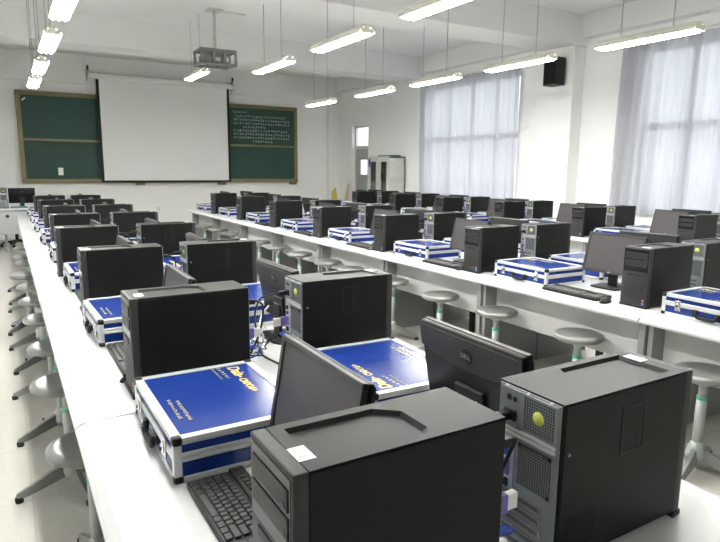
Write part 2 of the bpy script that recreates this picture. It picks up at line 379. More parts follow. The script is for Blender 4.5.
# things leaning on the right wall near its far corner
t = empty('wooden_set_square', 'large pale wooden board tool leaning in the far right corner', 'set square', (7.86, 14.1, 0), R(-90))
mt = Matrix.Rotation(R(-9), 4, 'X') @ Matrix.Rotation(R(90), 4, 'X')
b = MB(); b.prism([(-.17, .0), (.05, 0), (.04, .75), (0, 1.15), (-.02, 1.19), (-.05, 1.15), (-.12, .7)], -.012, .012, WOOD, mt); b.build('board', t)
t = empty('yellow_sign_board', 'yellow pointed plastic board standing against the front wall left of the wooden one', 'board', (7.90, YF-.14, 0))
b = MB(); b.prism([(-.09, 0), (.09, 0), (.08, .88), (.06, 1.06), (.01, 1.02), (-.07, .92)], -.01, .01, YELLOW, Matrix.Rotation(R(-5), 4, 'X') @ Matrix.Rotation(R(90), 4, 'X')); b.build('board', t)

# loudspeaker on the pilaster
t = empty('wall_speaker', 'black box loudspeaker mounted high on the pilaster between the windows', 'speaker', (7.85, 6.86, 2.90))
MB().prism([(-.27, -.10), (-.27, .15), (-.06, .17), (-.06, -.10)], 0, .42, BLKPL).build('cabinet', t)
MB().box(-.276, -.27, -.085, .135, .02, .40, BGRILLE).build('grille', t)
MB().box(-.07, 0, -.03, .03, .19, .23, CHARC).build('bracket', t)
# ceiling projector
t = empty('ceiling_projector', 'grey caged projector hanging from the ceiling on a pole', 'projector', (2.99, 9.46, 3.15))
MB().cyl((0, 0, .22), (0, 0, ZC-3.15-.01), .022, METG).box(-.11, .11, -.11, .11, ZC-3.15-.02, ZC-3.15, METG).build('pole', t)
b = MB(); CG = mat('dark grey cage steel', (.22, .22, .21), .5)
c0, c1, d0, d1, e0, e1 = -.27, .26, -.19, .19, -.02, .18; q = .017
for x in (c0, c1, -.08, .09):
    for y in (d0, d1): b.box(x-q, x+q, y-q, y+q, e0, e1, CG)
for z in (e0, e1):
    for y in (d0, d1): b.box(c0-q, c1+q, y-q, y+q, z-q, z+q, CG)
    for x in (c0, c1): b.box(x-q, x+q, d0, d1, z-q, z+q, CG)
b.box(c0, c1, -.02, .02, e1-q, e1+q, CG); b.build('security_cage', t)
pj = MB().box(-.22, .20, -.15, .15, .0, .12, CG, .01, 2).build('projector_body', t)
MB().cyl((-.15, .15, .06), (-.15, .19, .06), .035, GLOSSB, 16).build('lens', pj)
MB().box(-.05, .03, -.153, -.15, .03, .08, CREAMPL).box(.08, .16, -.153, -.15, .03, .09, SILVER).build('rear_connectors', pj)
tag(MB().tube([(3.05, 9.46, ZC-.012), (3.3, 9.46, ZC-.012), (3.5, 9.46, ZC-.012)], .009, WHITEPL).build('ceiling_cable'), 'thin white cable running along the ceiling from the projector pole', 'cable')

# ---------------------------------------------------------------- ceiling lamps
lt = empty('ceiling_lamp')
L2, WD = .50, .078
b = MB()
b.box(-.03, .03, -L2, L2, .03, .062, FIXT, .004)
for s in (-1, 1):
    tb = bmesh.new(); P = [(s*.028, .055), (s*WD, .012), (s*WD, -.012), (s*(WD-.005), -.012), (s*(WD-.005), .008), (s*.024, .045)]
    A = [tb.verts.new((x, -L2, z)) for x, z in P]; B = [tb.verts.new((x, L2, z)) for x, z in P]
    tb.faces.new(A); tb.faces.new(B[::-1])
    for i in range(6): tb.faces.new((A[i], A[(i+1) % 6], B[(i+1) % 6], B[i]))
    bmesh.ops.recalc_face_normals(tb, faces=tb.faces); b.merge(tb, FIXT)
for s in (-1, 1): b.box(-WD+.012, WD-.012, s*L2-.006, s*L2+.006, -.012, .03, FIXT)
b.build('reflector_tray', lt)
for x in (-.044, 0, .044): MB().cyl((x, -L2+.025, -.012), (x, L2-.025, -.014), .013, TUBEM, 8).build('fluorescent_tube', lt)
LAMPS = [(.49, y, 2.75) for y in (5.15, 6.8, 8.5, 10.1)] + [(2.86, y, z) for y, z in ((3.6, 2.75), (5.2, 2.75), (6.86, 2.75), (10.1, 3.05))] + [(5.15, y, 2.75) for y in (3.57, 5.15, 6.7, 8.25, 10.1)]
ADDED_LAMPS = [(.49, 3.5, 2.75), (.49, 1.9, 2.75), (2.86, 2.0, 2.75), (5.15, 2.0, 2.75)]
ordn = ['nearest', 'second', 'third', 'fourth', 'fifth']
cnt = {}
for (x, y, z) in LAMPS:
    rown = {.49: 'left', 2.86: 'middle', 5.15: 'right'}[x]; k = cnt.get(x, 0); cnt[x] = k+1
    zc = ZC if not (10.85 < y < 11.5 or 6.6 < y < 7.3 or 2.3 < y < 3) else 3.5
    t = place(lt, (x, y, z), 0, '%s of the lit triple-tube lamps in the %s row, counted from the camera' % (ordn[k] if k else 'nearest', rown), 'ceiling lamp', 'triple-tube ceiling lamps')
    for s in (-.26, .26):
        zc2 = 3.5 if (10.85 < y+s < 11.5 or 6.6 < y+s < 7.3 or 2.3 < y+s < 3) else ZC
        MB().cyl((0, s, .062), (0, s, zc2-z), .0045, METG, 6).build('hanging_chain', t)

for n_, (x, y, z) in enumerate(ADDED_LAMPS):                       # unseen lamps added to light the foreground, continuing the rows
    t = place(lt, (x, y, z), 0, ('added unseen ceiling lamp continuing the left row just above the picture', 'added unseen ceiling lamp continuing the left row above the nearest tower', 'added unseen ceiling lamp continuing the middle row above the camera', 'added unseen ceiling lamp continuing the right row beyond the right edge')[n_], 'ceiling lamp', 'triple-tube ceiling lamps')
    for q in (-.26, .26): MB().cyl((0, q, .062), (0, q, (3.5 if 2.3 < y+q < 3 else ZC)-z), .0045, METG, 6).build('hanging_chain', t)
# ---------------------------------------------------------------- metal cabinet
t = empty('metal_cabinet', 'pale grey metal cabinet with two glass doors against the right wall', 'cabinet', (8.06, 11.95, 0))
b = MB(); x0, x1, h = -.45, 0, 1.85; y0, y1 = -.45, .45
b.box(x0+.02, x1, y0, y0+.02, .0, h, METG).box(x0+.02, x1, y1-.02, y1, 0, h, METG).box(x1-.02, x1, y0, y1, 0, h, METG).box(x0+.02, x1, y0, y1, h-.03, h, METG).box(x0+.02, x1, y0, y1, .0, .08, METG).box(x0+.02, x1, y0, y1, .83, .86, METG).box(x0+.05, x1, y0, y1, 1.30, 1.315, METG).box(x0+.02, x1, -.01, .01, .08, .84, METG)
b.build('body', t)
for s in (-1, 1):
    a, c2 = (y0, -.003) if s < 0 else (.003, y1)
    d = MB().box(x0, x0+.02, a, c2, .86, .98, METG).box(x0, x0+.02, a, c2, h-.12, h-.01, METG).box(x0, x0+.02, a, a+.10, .98, h-.12, METG).box(x0, x0+.02, c2-.10, c2, .98, h-.12, METG).build('glass_door', t)
    MB().box(x0+.008, x0+.012, a+.09, c2-.09, .97, h-.11, CABGL).build('pane', d)
    MB().box(x0-.02, x0, -s*-.03-.008, -s*-.03+.008, 1.28, 1.40, SILVER, .003).build('door_handle', d)
    d = MB().box(x0, x0+.02, a, c2, .09, .83, METG, .002).build('lower_door', t)
    MB().box(x0-.02, x0, -s*-.03-.008, -s*-.03+.008, .5, .62, SILVER, .003).build('door_handle', d)
MB().box(x0-.003, x0, y1-.09, y1-.02, 1.62, 1.80, BLUEPL).build('label_plate', t, 'small blue label')
bt = empty('bottle'); MB().lathe([(0, 0), (.035, 0), (.035, .12), (.014, .16), (.014, .19), (0, .19)], mat('green brown bottle', (.10, .16, .07), .3), 12).build('bottle_body', bt); MB().cyl((0, 0, .19), (0, 0, .205), .016, WHITEPL, 10).build('cap', bt)
for i, (y, z) in enumerate(((12.2, 1.315), (12.08, 1.315), (11.83, 1.315), (11.70, 1.315), (12.17, .86), (11.78, .86))):
    place(bt, (7.80, y, z), 0, 'small bottle on the %s shelf behind the cabinet glass, %s' % ('upper' if z > 1 else 'lower', ('farthest', 'second farthest', 'third farthest', 'nearest', 'far side', 'near side')[i]), 'bottle', 'bottles in the cabinet')
tag(MB().box(7.72, 8.0, 11.6, 12.15, 1.851, 1.885, TEAL, .004).box(7.78, 7.95, 11.7, 12.0, 1.886, 1.90, WHITEP).build('flat_folder'), 'flat dark folder lying on top of the metal cabinet', 'folder')

# ================================================================ DESKS
PW = 1.376; Y0 = 1.979-PW; LAST = 8
def desk_proto(kind):
    # local: front edge at x=0 (user side), back at x=.685; y centred; z 0 floor
    t = empty('computer_desk'); hl = PW/2-.0045; D = .683
    P = [(0, .722), (.006, .714), (.02, .712), (D, .712), (D, .75), (.055, .75), (.03, .748), (.008, .740), (0, .731)]
    tb = bmesh.new(); A = [tb.verts.new((x, -hl, z)) for x, z in P]; B = [tb.verts.new((x, hl, z)) for x, z in P]
    tb.faces.new(A); tb.faces.new(B[::-1]); n = len(P)
    for i in range(n): tb.faces.new((A[i], A[(i+1) % n], B[(i+1) % n], B[i]))
    bmesh.ops.recalc_face_normals(tb, faces=tb.faces); m = MB(); m.merge(tb, LAMIN); m.build('worktop', t)
    sp = MB().box(.10, .68, -hl+.001, -hl+.03, .0, .711, PANELM).box(.085, .10, -hl+.001, -hl+.045, 0, .711, PANELM, .003).build('side_panel', t)
    MB().box(.135, .185, -hl+.031, -hl+.042, .50, .56, CREAMPL, .003).build('socket_box', sp, 'cream socket box')
    MB().box(.10, .68, hl-.03, hl-.001, .0, .711, PANELM).build('side_panel', t)
    MB().box(.212, .23, -hl+.031, hl-.031, .41, .711, PANELG).build('modesty_panel', t)
    MB().box(.60, .64, -.02, .02, .0, .711, CHARC).build('centre_leg', t)
    return t
dp = desk_proto(0)
BLK = {'left': (.132, 1.515), 'middle': (3.007, 4.385), 'window': (5.930, 7.308)}
onum = ['nearest the camera', 'second from the camera', 'third from the camera', 'fourth from the camera', 'fifth from the camera', 'sixth from the camera', 'seventh from the camera', 'eighth from the camera']
ks = {'left': range(0, 8), 'middle': range(0, 8), 'window': range(1, 8)}
for bn, (xa, xb) in BLK.items():
    for sd in (0, 1):
        for i, k in enumerate(ks[bn]):
            yc = Y0+PW*(k+.5)
            place(dp, (xa if sd == 0 else xb, yc, 0), 0 if sd == 0 else math.pi, 'white-topped desk section, %s side of the %s bench, %s' % (('left', 'right')[sd], bn, onum[i]), 'desk', 'white desk sections of the %s bench' % bn)

# ================================================================ STOOLS
def stool():
    t = empty('round_stool')
    MB().lathe([(0, .503), (.11, .503), (.138, .508), (.153, .518), (.156, .530), (.151, .541), (.138, .548), (.118, .548), (.10, .544), (0, .544)], STOOLM, 32).build('seat', t)
    c = MB().cyl((0, 0, .10), (0, 0, .41), .026, POLE, 16).cyl((0, 0, .40), (0, 0, .49), .021, POLE, 16).lathe([(.024, .465), (.06, .493), (.06, .503), (0, .503)], POLE, 16).build('column', t)
    MB().lathe([(.0275, .39), (.0275, .405)], GREEN, 16).build('tape_band', c, 'green tape band')
    MB().lathe([(.0, .06), (.045, .06), (.05, .09), (.040, .135), (.027, .16), (0, .16)], POLE, 16).build('hub', t)
    for k in range(4):
        tb = bmesh.new(); rows = []
        for r_, hw, zb, zt in ((.02, .022, .07, .13), (.10, .024, .05, .105), (.18, .020, .03, .07), (.25, .014, .015, .042)):
            rows.append([tb.verts.new(p) for p in ((r_, -hw, zb), (r_, hw, zb), (r_, hw*.5, zt), (r_, -hw*.5, zt))])
        for A, B in zip(rows, rows[1:]):
            for j in range(4): tb.faces.new((A[j], A[(j+1) % 4], B[(j+1) % 4], B[j]))
        tb.faces.new(rows[0][::-1]); tb.faces.new(rows[-1]); bmesh.ops.recalc_face_normals(tb, faces=tb.faces)
        m = MB(); m.merge(tb, STOOLM, Matrix.Rotation(R(90*k), 4, 'Z')); lg = m.build('leg', t)
        a = R(90*k); MB().lathe([(0, 0), (.018, 0), (.02, .02), (.016, .026), (0, .026)], RUBBER, 10, Matrix.Translation((.24*math.cos(a), .24*math.sin(a), 0))).build('foot_pad', lg)
    return t
st = stool()
SL = [(.205, 2.29, 10), (.18, 3.06, 12), (.19, 3.74, 20), (.19, 4.48, 5), (.175, 5.13, 30), (.175, 5.78, 15), (.125, 6.40, 40), (.19, 7.26, 0), (.18, 7.77, 22), (.19, 8.55, 10)]
nums = ['nearest the camera', 'second from the camera', 'third from the camera', 'fourth from the camera', 'fifth from the camera', 'sixth from the camera', 'seventh from the camera', 'eighth from the camera', 'ninth from the camera', 'tenth from the camera', 'eleventh from the camera', 'twelfth from the camera', 'thirteenth and last']
for i, (x, y, a) in enumerate(SL): place(st, (x, y, 0), R(a), ('grey round stool in the left aisle, half under the left bench, %s' % nums[i]) if i != 6 else 'grey round stool sticking out farthest into the left aisle, seventh from the camera', 'stool', 'stools along the left bench')
SM = [1.6, 2.4, 3.13, 3.77, 4.48, 5.25, 5.79, 6.51, 7.23, 7.88, 9.08, 9.77, 10.5]
nums[6] = 'seventh from the camera'
for i, y in enumerate(SM): place(st, (3.04+random.uniform(-.015, .015), y, 0), R(random.uniform(0, 90)), 'grey round stool under the left edge of the middle bench, %s' % nums[i], 'stool', 'stools along the middle bench')

# ================================================================ COMPUTER TOWER  (front faces -x, centre origin)
def tower():
    t = empty('computer_tower'); hx, hy, H = .2135, .0875, .36
    fx = -hx+.028                                              # where the bezel meets the steel case
    tb = bmesh.new()
    def V(x, y, z): return tb.verts.new((x, y, z))
    # top recess outline, tapered at the rear side
    rec = [(-.160, -.066), (.050, -.066), (.062, -.050), (.062, .030), (.020, .066), (-.160, .066)]
    z0, zt = .012, H
    o = [V(fx, -hy, zt), V(hx, -hy, zt), V(hx, hy, zt), V(fx, hy, zt)]
    ob = [V(fx, -hy, z0), V(hx, -hy, z0), V(hx, hy, z0), V(fx, hy, z0)]
    tb.faces.new(ob[::-1])
    for i in range(4): tb.faces.new((ob[i], ob[(i+1) % 4], o[(i+1) % 4], o[i]))
    r1 = [V(x, y, zt) for x, y in rec]; 
    r2_ = [V(x*.94-.003, y*.90, zt-.008) for x, y in rec]
    tb.faces.new((o[0], o[1], r1[1], r1[0])); tb.faces.new((o[1], r1[2], r1[1])); tb.faces.new((o[1], o[2], r1[3], r1[2])); tb.faces.new((o[2], r1[4], r1[3])); tb.faces.new((o[2], o[3], r1[5], r1[4])); tb.faces.new((o[3], o[0], r1[0], r1[5]))
    for i in range(6): tb.faces.new((r1[i], r1[(i+1) % 6], r2_[(i+1) % 6], r2_[i]))
    tb.faces.new(r2_)
    bmesh.ops.recalc_face_normals(tb, faces=tb.faces)
    m = MB(); m.merge(tb, BLKMET)
    m.build('case_shell', t)
    MB().box(fx, hx-.004, -hy-.0022, -hy-.0002, .016, H-.004, BLKMET, .0006).build('side_cover', t)
    sc = MB().box(fx, hx-.004, hy+.0002, hy+.0022, .016, H-.004, BLKMET, .0006).build('side_cover', t)
    # release latch on the +y cover
    a, c2, e, g = -.045, .035, .212, .322
    L_ = MB()
    for q in ((a, c2, g-.006, g), (a, c2, e, e+.006), (a, a+.006, e, g), (c2-.006, c2, e, g)): L_.box(q[0], q[1], hy+.0022, hy+.0036, q[2], q[3], BLKPL)
    L_.box(a+.006, c2-.006, hy+.0022, hy+.0026, e+.006, g-.006, BLKMET); L_.box(a+.012, a+.032, hy+.0026, hy+.0030, e+.014, g-.012, DARK)
    L_.build('release_latch', sc)
    MB().box(.10, .185, hy+.0022, hy+.0028, .04, .115, BGRILLE).build('side_vent', sc)
    MB().lathe([(0, 0), (.004, 0), (.004, .003), (0, .003)], STEEL, 10, Matrix.Translation((.196, hy+.0022, .255)) @ Matrix.Rotation(R(-90), 4, 'X')).build('lock_screw', sc)
    # front bezel
    b = MB(); b.box(-hx, fx, -hy-.002, hy+.002, .010, H, BEZ, .004, 2)
    b.prism([(-hx-.006, -hy-.002), (fx, -hy-.006), (fx, hy+.006), (-hx-.006, hy+.002)], 0, .012, BLKPL)
    bz_ = b.build('front_bezel', t)
    MB().box(-hx-.0015, -hx+.002, -hy+.006, hy-.006, .215, H-.010, GLOSSB, .001).build('drive_panel', bz_)
    for z in (.292, .245):
        dr = MB().box(-hx-.0035, -hx-.0012, -hy+.014, hy-.014, z, z+.038, CHARC, .0008).build('optical_drive', bz_)
        MB().box(-hx-.0045, -hx-.0033, -hy+.022, -hy+.036, z+.006, z+.012, BEZ).build('eject_button', dr)
    lp = MB().box(-hx-.0025, -hx+.001, -.030, .055, .186, .204, CHARC, .001).build('port_cover', bz_)
    MB().lathe([(0, 0), (.007, 0), (.007, .001), (0, .0015)], CHARC, 16, Matrix.Translation((-hx, -.058, .196)) @ Matrix.Rotation(R(-90), 4, 'Y')).build('power_button', bz_)
    b = MB()
    for k in range(9): b.box(-hx-.0012, -hx+.0005, -.066, .066, .056+k*.010, .060+k*.010, CHARC)
    b.build('front_vents', bz_)
    MB().box(-hx-.001, -hx+.0002, -.070, -.056, .020, .034, CYAN).build('sticker', bz_, 'small blue sticker')
    MB().box(-hx-.001, -hx+.0002, -.070, -.058, .040, .052, RED).build('sticker', bz_, 'small red sticker')
    # rear
    rp = MB().box(hx, hx+.003, -hy+.004, hy-.004, .016, H-.004, STEEL, .0008).build('rear_plate', t)
    ps = MB().box(hx+.003, hx+.006, -.074, .078, .272, .352, STEEL, .0008).box(hx+.006, hx+.0066, -.010, .070, .276, .348, GRILLE).build('power_supply', rp)
    MB().lathe([(0, 0), (.0145, 0), (.0145, .0004), (0, .0004)], YFAN, 20, Matrix.Translation((hx+.0066, .030, .312)) @ Matrix.Rotation(R(90), 4, 'Y')).build('fan_hub', ps, 'yellow fan hub')
    MB().box(hx+.006, hx+.012, -.062, -.030, .284, .308, BLKPL, .001).build('power_inlet', ps)
    MB().box(hx+.006, hx+.007, -.058, -.046, .326, .338, DARK).box(hx+.006, hx+.007, -.040, -.030, .326, .336, DARK).build('voltage_switch', ps)
    b = MB().box(hx+.003, hx+.009, -.06, .076, .252, .258, SILVER).box(hx+.003, hx+.007, -.06, .076, .262, .268, SILVER); b.build('edge_strips', rp)
    vg = MB().box(hx+.003, hx+.0036, -.022, .066, .148, .240, GRILLE); vg.build('vent_grille', rp)
    for (y, z) in ((-.018, .236), (.062, .236), (.062, .152)): MB().cyl((hx+.003, y, z), (hx+.006, y, z), .0045, BLKPL, 8).build('fan_pin', rp)
    io = MB().box(hx+.003, hx+.004, -.072, -.034, .120, .246, SILVER).box(hx+.004, hx+.009, -.064, -.048, .222, .238, BLKPL).box(hx+.004, hx+.009, -.064, -.048, .200, .214, BLUEPL).box(hx+.004, hx+.009, -.064, -.044, .156, .190, PURPLE).box(hx+.004, hx+.008, -.064, -.046, .128, .146, DARK)
    io.build('port_panel', rp)
    for k in range(4): MB().box(hx+.003, hx+.006, -.070, .050, .030+k*.026, .046+k*.026, STEEL).box(hx+.006, hx+.0063, -.064, .044, .033+k*.026, .043+k*.026, GRILLE).build('slot_cover', rp)
    for y in (-.06, .0, .06): MB().cyl((hx+.003, y, .354), (hx+.006, y, .354), .0035, SILVER, 8).build('case_screw', rp)
    mt = Matrix.Translation((-.172, -.030, H)) @ Matrix.Rotation(R(-90), 4, 'Z')
    b = MB().box(-.024, .024, -.015, .015, 0, .0006, WHITEP, mt=mt); rng = random.Random(9)
    for k in range(4): squiggles(b, -.018, .008-.005*k, 8, .004, PRINT, mt @ Matrix.Translation((0, 0, .0006)), rng, .0001, 1.15)
    b.build('asset_sticker', t, 'white printed sticker')
    for x in (-.15, .15):
        for y in (-.06, .06): MB().box(x-.012, x+.012, y-.01, y+.01, 0, .012, RUBBER).build('foot', t)
    return t
tw = tower()

# ---------------------------------------------------------------- monitor (screen faces -x; origin under the stand)
def monitor(tilt, name='flat_monitor', lift=.08):
    t = empty(name); W_, H_ = .218, .283
    mt = Matrix.Translation((.0, 0, lift)) @ Matrix.Rotation(R(tilt), 4, 'Y')
    b = MB(); q = .016
    b.box(-.012, .004, -W_, W_, H_-q, H_, MONEDGE, .002, mt=mt).box(-.012, .004, -W_, W_, 0, q+.004, MONEDGE, .002, mt=mt)
    b.box(-.012, .004, -W_, -W_+q, q, H_-q, MONEDGE, mt=mt).box(-.012, .004, W_-q, W_, q, H_-q, MONEDGE, mt=mt)
    bz = b.build('bezel', t)
    text_bm('DELL', .010, .0003, SILVER, mt @ Matrix.Translation((-.0123, 0, .010)) @ Matrix.Rotation(R(-90), 4, 'Z') @ Matrix.Rotation(R(90), 4, 'X')).build('logo', bz, 'silver DELL lettering')
    MB().box(-.008, -.002, -W_+q, W_-q, q+.003, H_-q, SCREEN, mt=mt).build('screen', t)
    # back shell: rounded slab with a ridged upper band that bulges slightly
    m = MB(); m.box(.003, .022, -W_+.001, W_-.001, .004, H_-.001, MONB, .007, 3, mt=mt)
    tb = bmesh.new(); rings = []; N = 16; zb = .175
    for u in range(N+1):
        y = (-1+2*u/N)*W_*.985; dz = .028*(y/W_)**2; rings.append([tb.verts.new((x, y, z)) for x, z in ((.021, zb+dz), (.0265, zb+dz+.003), (.0275, .23), (.0255, H_-.012), (.021, H_-.006))])
    for A, B in zip(rings, rings[1:]):
        for k in range(4): tb.faces.new((A[k], A[k+1], B[k+1], B[k]))
    tb.faces.new(rings[0]); tb.faces.new(rings[-1][::-1]); bmesh.ops.recalc_face_normals(tb, faces=tb.faces)
    m.merge(tb, RIDGE, mt)
    bs = m.build('back_shell', t)
    lg = MB().lathe([(0, 0), (.027, 0), (.027, .0015), (.024, .0025), (0, .0025)], CHARC, 28, mt @ Matrix.Translation((.0268, 0, H_*.79)) @ Matrix.Rotation(R(90), 4, 'Y')).build('logo_badge', bs, 'round badge lettered DELL')
    text_bm('DELL', .019, .0004, STEEL, mt @ Matrix.Translation((.0296, 0, H_*.79)) @ Matrix.Rotation(R(90), 4, 'Z') @ Matrix.Rotation(R(90), 4, 'X')).build('logo', lg)
    MB().box(.021, .034, -.06, .06, .03, .13, BLKPL, .004, 2, mt=mt).build('vesa_cover', bs)
    nk = MB().box(.038, .056, -.035, .035, .008, .17, BLKPL, .006, 2); nk.build('stand_neck', t)
    MB().prism([(-.06, -.10), (.09, -.12), (.11, -.08), (.11, .08), (.09, .12), (-.06, .10), (-.075, .06), (-.075, -.06)], 0, .010, BLKPL).build('stand_base', t)
    MB().tube([(.05, .06, .10), (.08, .06, .06), (.12, .07, .02), (.16, .06, .006), (.18, .0, .006)], .003, BLKPL, 5, 4).build('signal_cable', t)
    return t
mn = monitor(10); mnt = monitor(13, 'flat_monitor', .098)

def keyboard():
    t = empty('keyboard'); b = MB(); b.box(-.075, .075, -.221, .221, 0, .018, BLKPL, .005, 2); b.box(.035, .075, -.221, .221, .012, .026, BLKPL, .005, 2); b.build('body', t)
    b = MB()
    rows = [-.060, -.041, -.022, -.003, .016]
    for ri, x in enumerate(rows):
        y = .210
        widths = {0: [1.3, 1.3, 1.3, 5.8, 1.3, 1.3, 1.3, 1.3], 1: [2.2]+[1]*10+[2.8], 2: [1.8]+[1]*11+[2.2], 3: [1.5]+[1]*12+[1.5], 4: [1]*13+[2]}[ri]
        for wd in widths:
            L_ = wd*.0188; b.box(x-.0080, x+.0080, y-L_+.0012, y-.0012, .018, .0245, KEYM, .0015); y -= L_
        y = -.088
        for k in range(3):
            if ri in (1, 2) or (ri == 0 or (ri == 1 and k == 1)): b.box(x-.008, x+.008, y-.0176, y-.0012, .018, .0245, KEYM, .0015)
            y -= .0188
        y = -.150
        for k in range(3): b.box(x-.008, x+.008, y-.0176, y-.0012, .018, .0245, KEYM, .0015); y -= .0188
    for k in range(14): y = .21-.0212*k; b.box(.045, .060, y-.0178, y-.0012, .026, .031, KEYM, .0015)
    b.build('keycaps', t)
    MB().box(.064, .072, -.20, -.12, .026, .0265, CHARC).build('indicator_strip', t)
    return t
kb = keyboard()
def mouse():
    t = empty('computer_mouse'); tb = bmesh.new(); bmesh.ops.create_uvsphere(tb, u_segments=20, v_segments=10, radius=1)
    for v in tb.verts:
        v.co.x *= .058; v.co.y *= .031; v.co.z = max(0, v.co.z)*.034*(1-.25*(v.co.x/.058 < 0))
    m = MB(); m.merge(tb, BLKPL, None, True); m.build('body', t)
    MB().cyl((-.035, -.003, .024), (-.035, .003, .024), .009, CHARC, 10).build('scroll_wheel', t)
    return t
ms = mouse()

# ---------------------------------------------------------------- blue aluminium-edged kit case (handle side faces -x)
def case():
    t = empty('instrument_case'); hx, hy, h = .198, .26, .122
    lo = MB().box(-hx+.004, hx-.004, -hy+.004, hy-.004, .006, .066, BLUE).build('lower_shell', t)
    ld = MB().box(-hx+.004, hx-.004, -hy+.004, hy-.004, .070, h-.002, BLUE).build('lid', t)
    def frame(z0, z1, wid):
        b = MB()
        for s in (-1, 1):
            b.box(-hx, hx, min(s*hy, s*(hy-wid)), max(s*hy, s*(hy-wid)), z0, z1, SILVER, .002); b.box(min(s*hx, s*(hx-wid)), max(s*hx, s*(hx-wid)), -hy+wid, hy-wid, z0, z1, SILVER, .002)
        return b
    b = frame(h-.018, h, .006)
    for s in (-1, 1):
        b.box(-hx, hx, min(s*hy, s*(hy-.024)), max(s*hy, s*(hy-.024)), h-.003, h+.001, SILVER, .001); b.box(min(s*hx, s*(hx-.024)), max(s*hx, s*(hx-.024)), -hy+.024, hy-.024, h-.003, h+.001, SILVER, .001)
    b.build('edge_trim', ld)
    frame(.0685, .082, .007).build('closing_rim', ld)
    frame(.056, .0675, .007).build('closing_rim', lo)
    frame(.0, .016, .006).build('edge_trim', lo)
    for sx in (-1, 1):
        for sy in (-1, 1):
            MB().box(sx*hx-sx*.010-.011, sx*hx-sx*.010+.011, sy*hy-sy*.010-.011, sy*hy-sy*.010+.011, .018, h-.020, SILVER, .002).build('corner_post', t)
            MB().box(sx*hx-sx*.011-.0135, sx*hx-sx*.011+.0135, sy*hy-sy*.011-.0135, sy*hy-sy*.011+.0135, h-.019, h+.004, BLKPL, .008, 3).build('corner_cap', ld)
            MB().box(sx*hx-sx*.011-.0135, sx*hx-sx*.011+.0135, sy*hy-sy*.011-.0135, sy*hy-sy*.011+.0135, -.0, .018, BLKPL, .007, 3).build('corner_cap', lo)
    MB().tube([(-hx-.006, -.056, .052), (-hx-.011, -.056, .042), (-hx-.012, -.050, .028), (-hx-.012, -.034, .021), (-hx-.012, .034, .021), (-hx-.012, .050, .028), (-hx-.011, .056, .042), (-hx-.006, .056, .052)], .010, BLKPL, 8, 4).box(-hx-.008, -hx, -.078, -.05, .034, .060, BLKPL, .002).box(-hx-.008, -hx, .05, .078, .034, .060, BLKPL, .002).build('handle', t)
    for s in (-1, 1):
        MB().box(-hx-.006, -hx, s*.165-.017, s*.165+.017, .034, .092, CHROME, .002).box(-hx-.011, -hx-.005, s*.165-.010, s*.165+.010, .050, .078, CHROME, .003).cyl((-hx-.011, s*.165, .062), (-hx-.014, s*.165, .062), .005, DARK, 8).build('latch', t)
    mt = Matrix.Translation((.095, .125, h-.0018)) @ Matrix.Rotation(R(-90), 4, 'Z')
    b = text_bm('Dais-', .054, .0003, GOLD, mt @ Matrix.Translation((-.042, .022, 0)), .15, bold=.0012)
    text_bm('CMX16+', .034, .0003, GOLD, mt @ Matrix.Translation((.092, .014, 0)), .2, b, bold=.0007)
    rng = random.Random(2)
    squiggles(b, -.100, -.022, 6, .014, GOLD, mt, rng, gap=1.5); squiggles(b, -.100, -.044, 12, .008, GOLD, mt, rng, gap=1.15)
    b.build('top_lettering', ld, 'gold lettering Dais-CMX16+')
    mt = Matrix.Translation((-.135, -.02, h-.0018)) @ Matrix.Rotation(R(-90), 4, 'Z'); b = MB()
    squiggles(b, -.02, .012, 11, .013, GOLD, mt, rng, gap=1.1); squiggles(b, -.04, -.010, 11, .013, GOLD, mt, rng, gap=1.1)
    b.build('top_lettering', ld, 'two lines of small gold characters')
    return t
cs = case()

# ================================================================ STATIONS
DT = .7505
onl = ['nearest the camera', 'second from the camera', 'third from the camera', 'fourth from the camera', 'fifth from the camera', 'sixth from the camera', 'seventh from the camera', 'eighth from the camera']
FX = {('left', 0): [.330, .336, .325, .300, .346, .364, .371, .374]}
SETS = []   # (bench, side, tower ks, monitor ks, case ks, keyboard ks, mouse ks)
SETS.append(('left', 0, range(8), range(8), range(8), range(8), range(8)))
SETS.append(('left', 1, range(8), range(8), range(8), (), ()))
SETS.append(('middle', 0, range(1, 8), range(1, 8), range(0, 8), range(1, 6), range(1, 5)))
SETS.append(('middle', 1, range(1, 8), range(1, 8), range(1, 8), (), ()))
SETS.append(('window', 0, range(2, 8), range(2, 8), range(1, 8), (), ()))
SETS.append(('window', 1, range(2, 8), range(2, 8), range(2, 8), (), ()))
CX = {('left', 0): (.537, .602, .515, .41), ('left', 1): (1.108, 1.108, 1.125, 1.3), ('middle', 0): (3.372, 3.575, 3.40, 3.20), ('middle', 1): (4.0, 3.98, 4.0, 4.25),
      ('window', 0): (6.295, 6.44, 6.33, 6.1), ('window', 1): (6.896, 6.86, 6.90, 7.1)}
rj = random.Random(11)
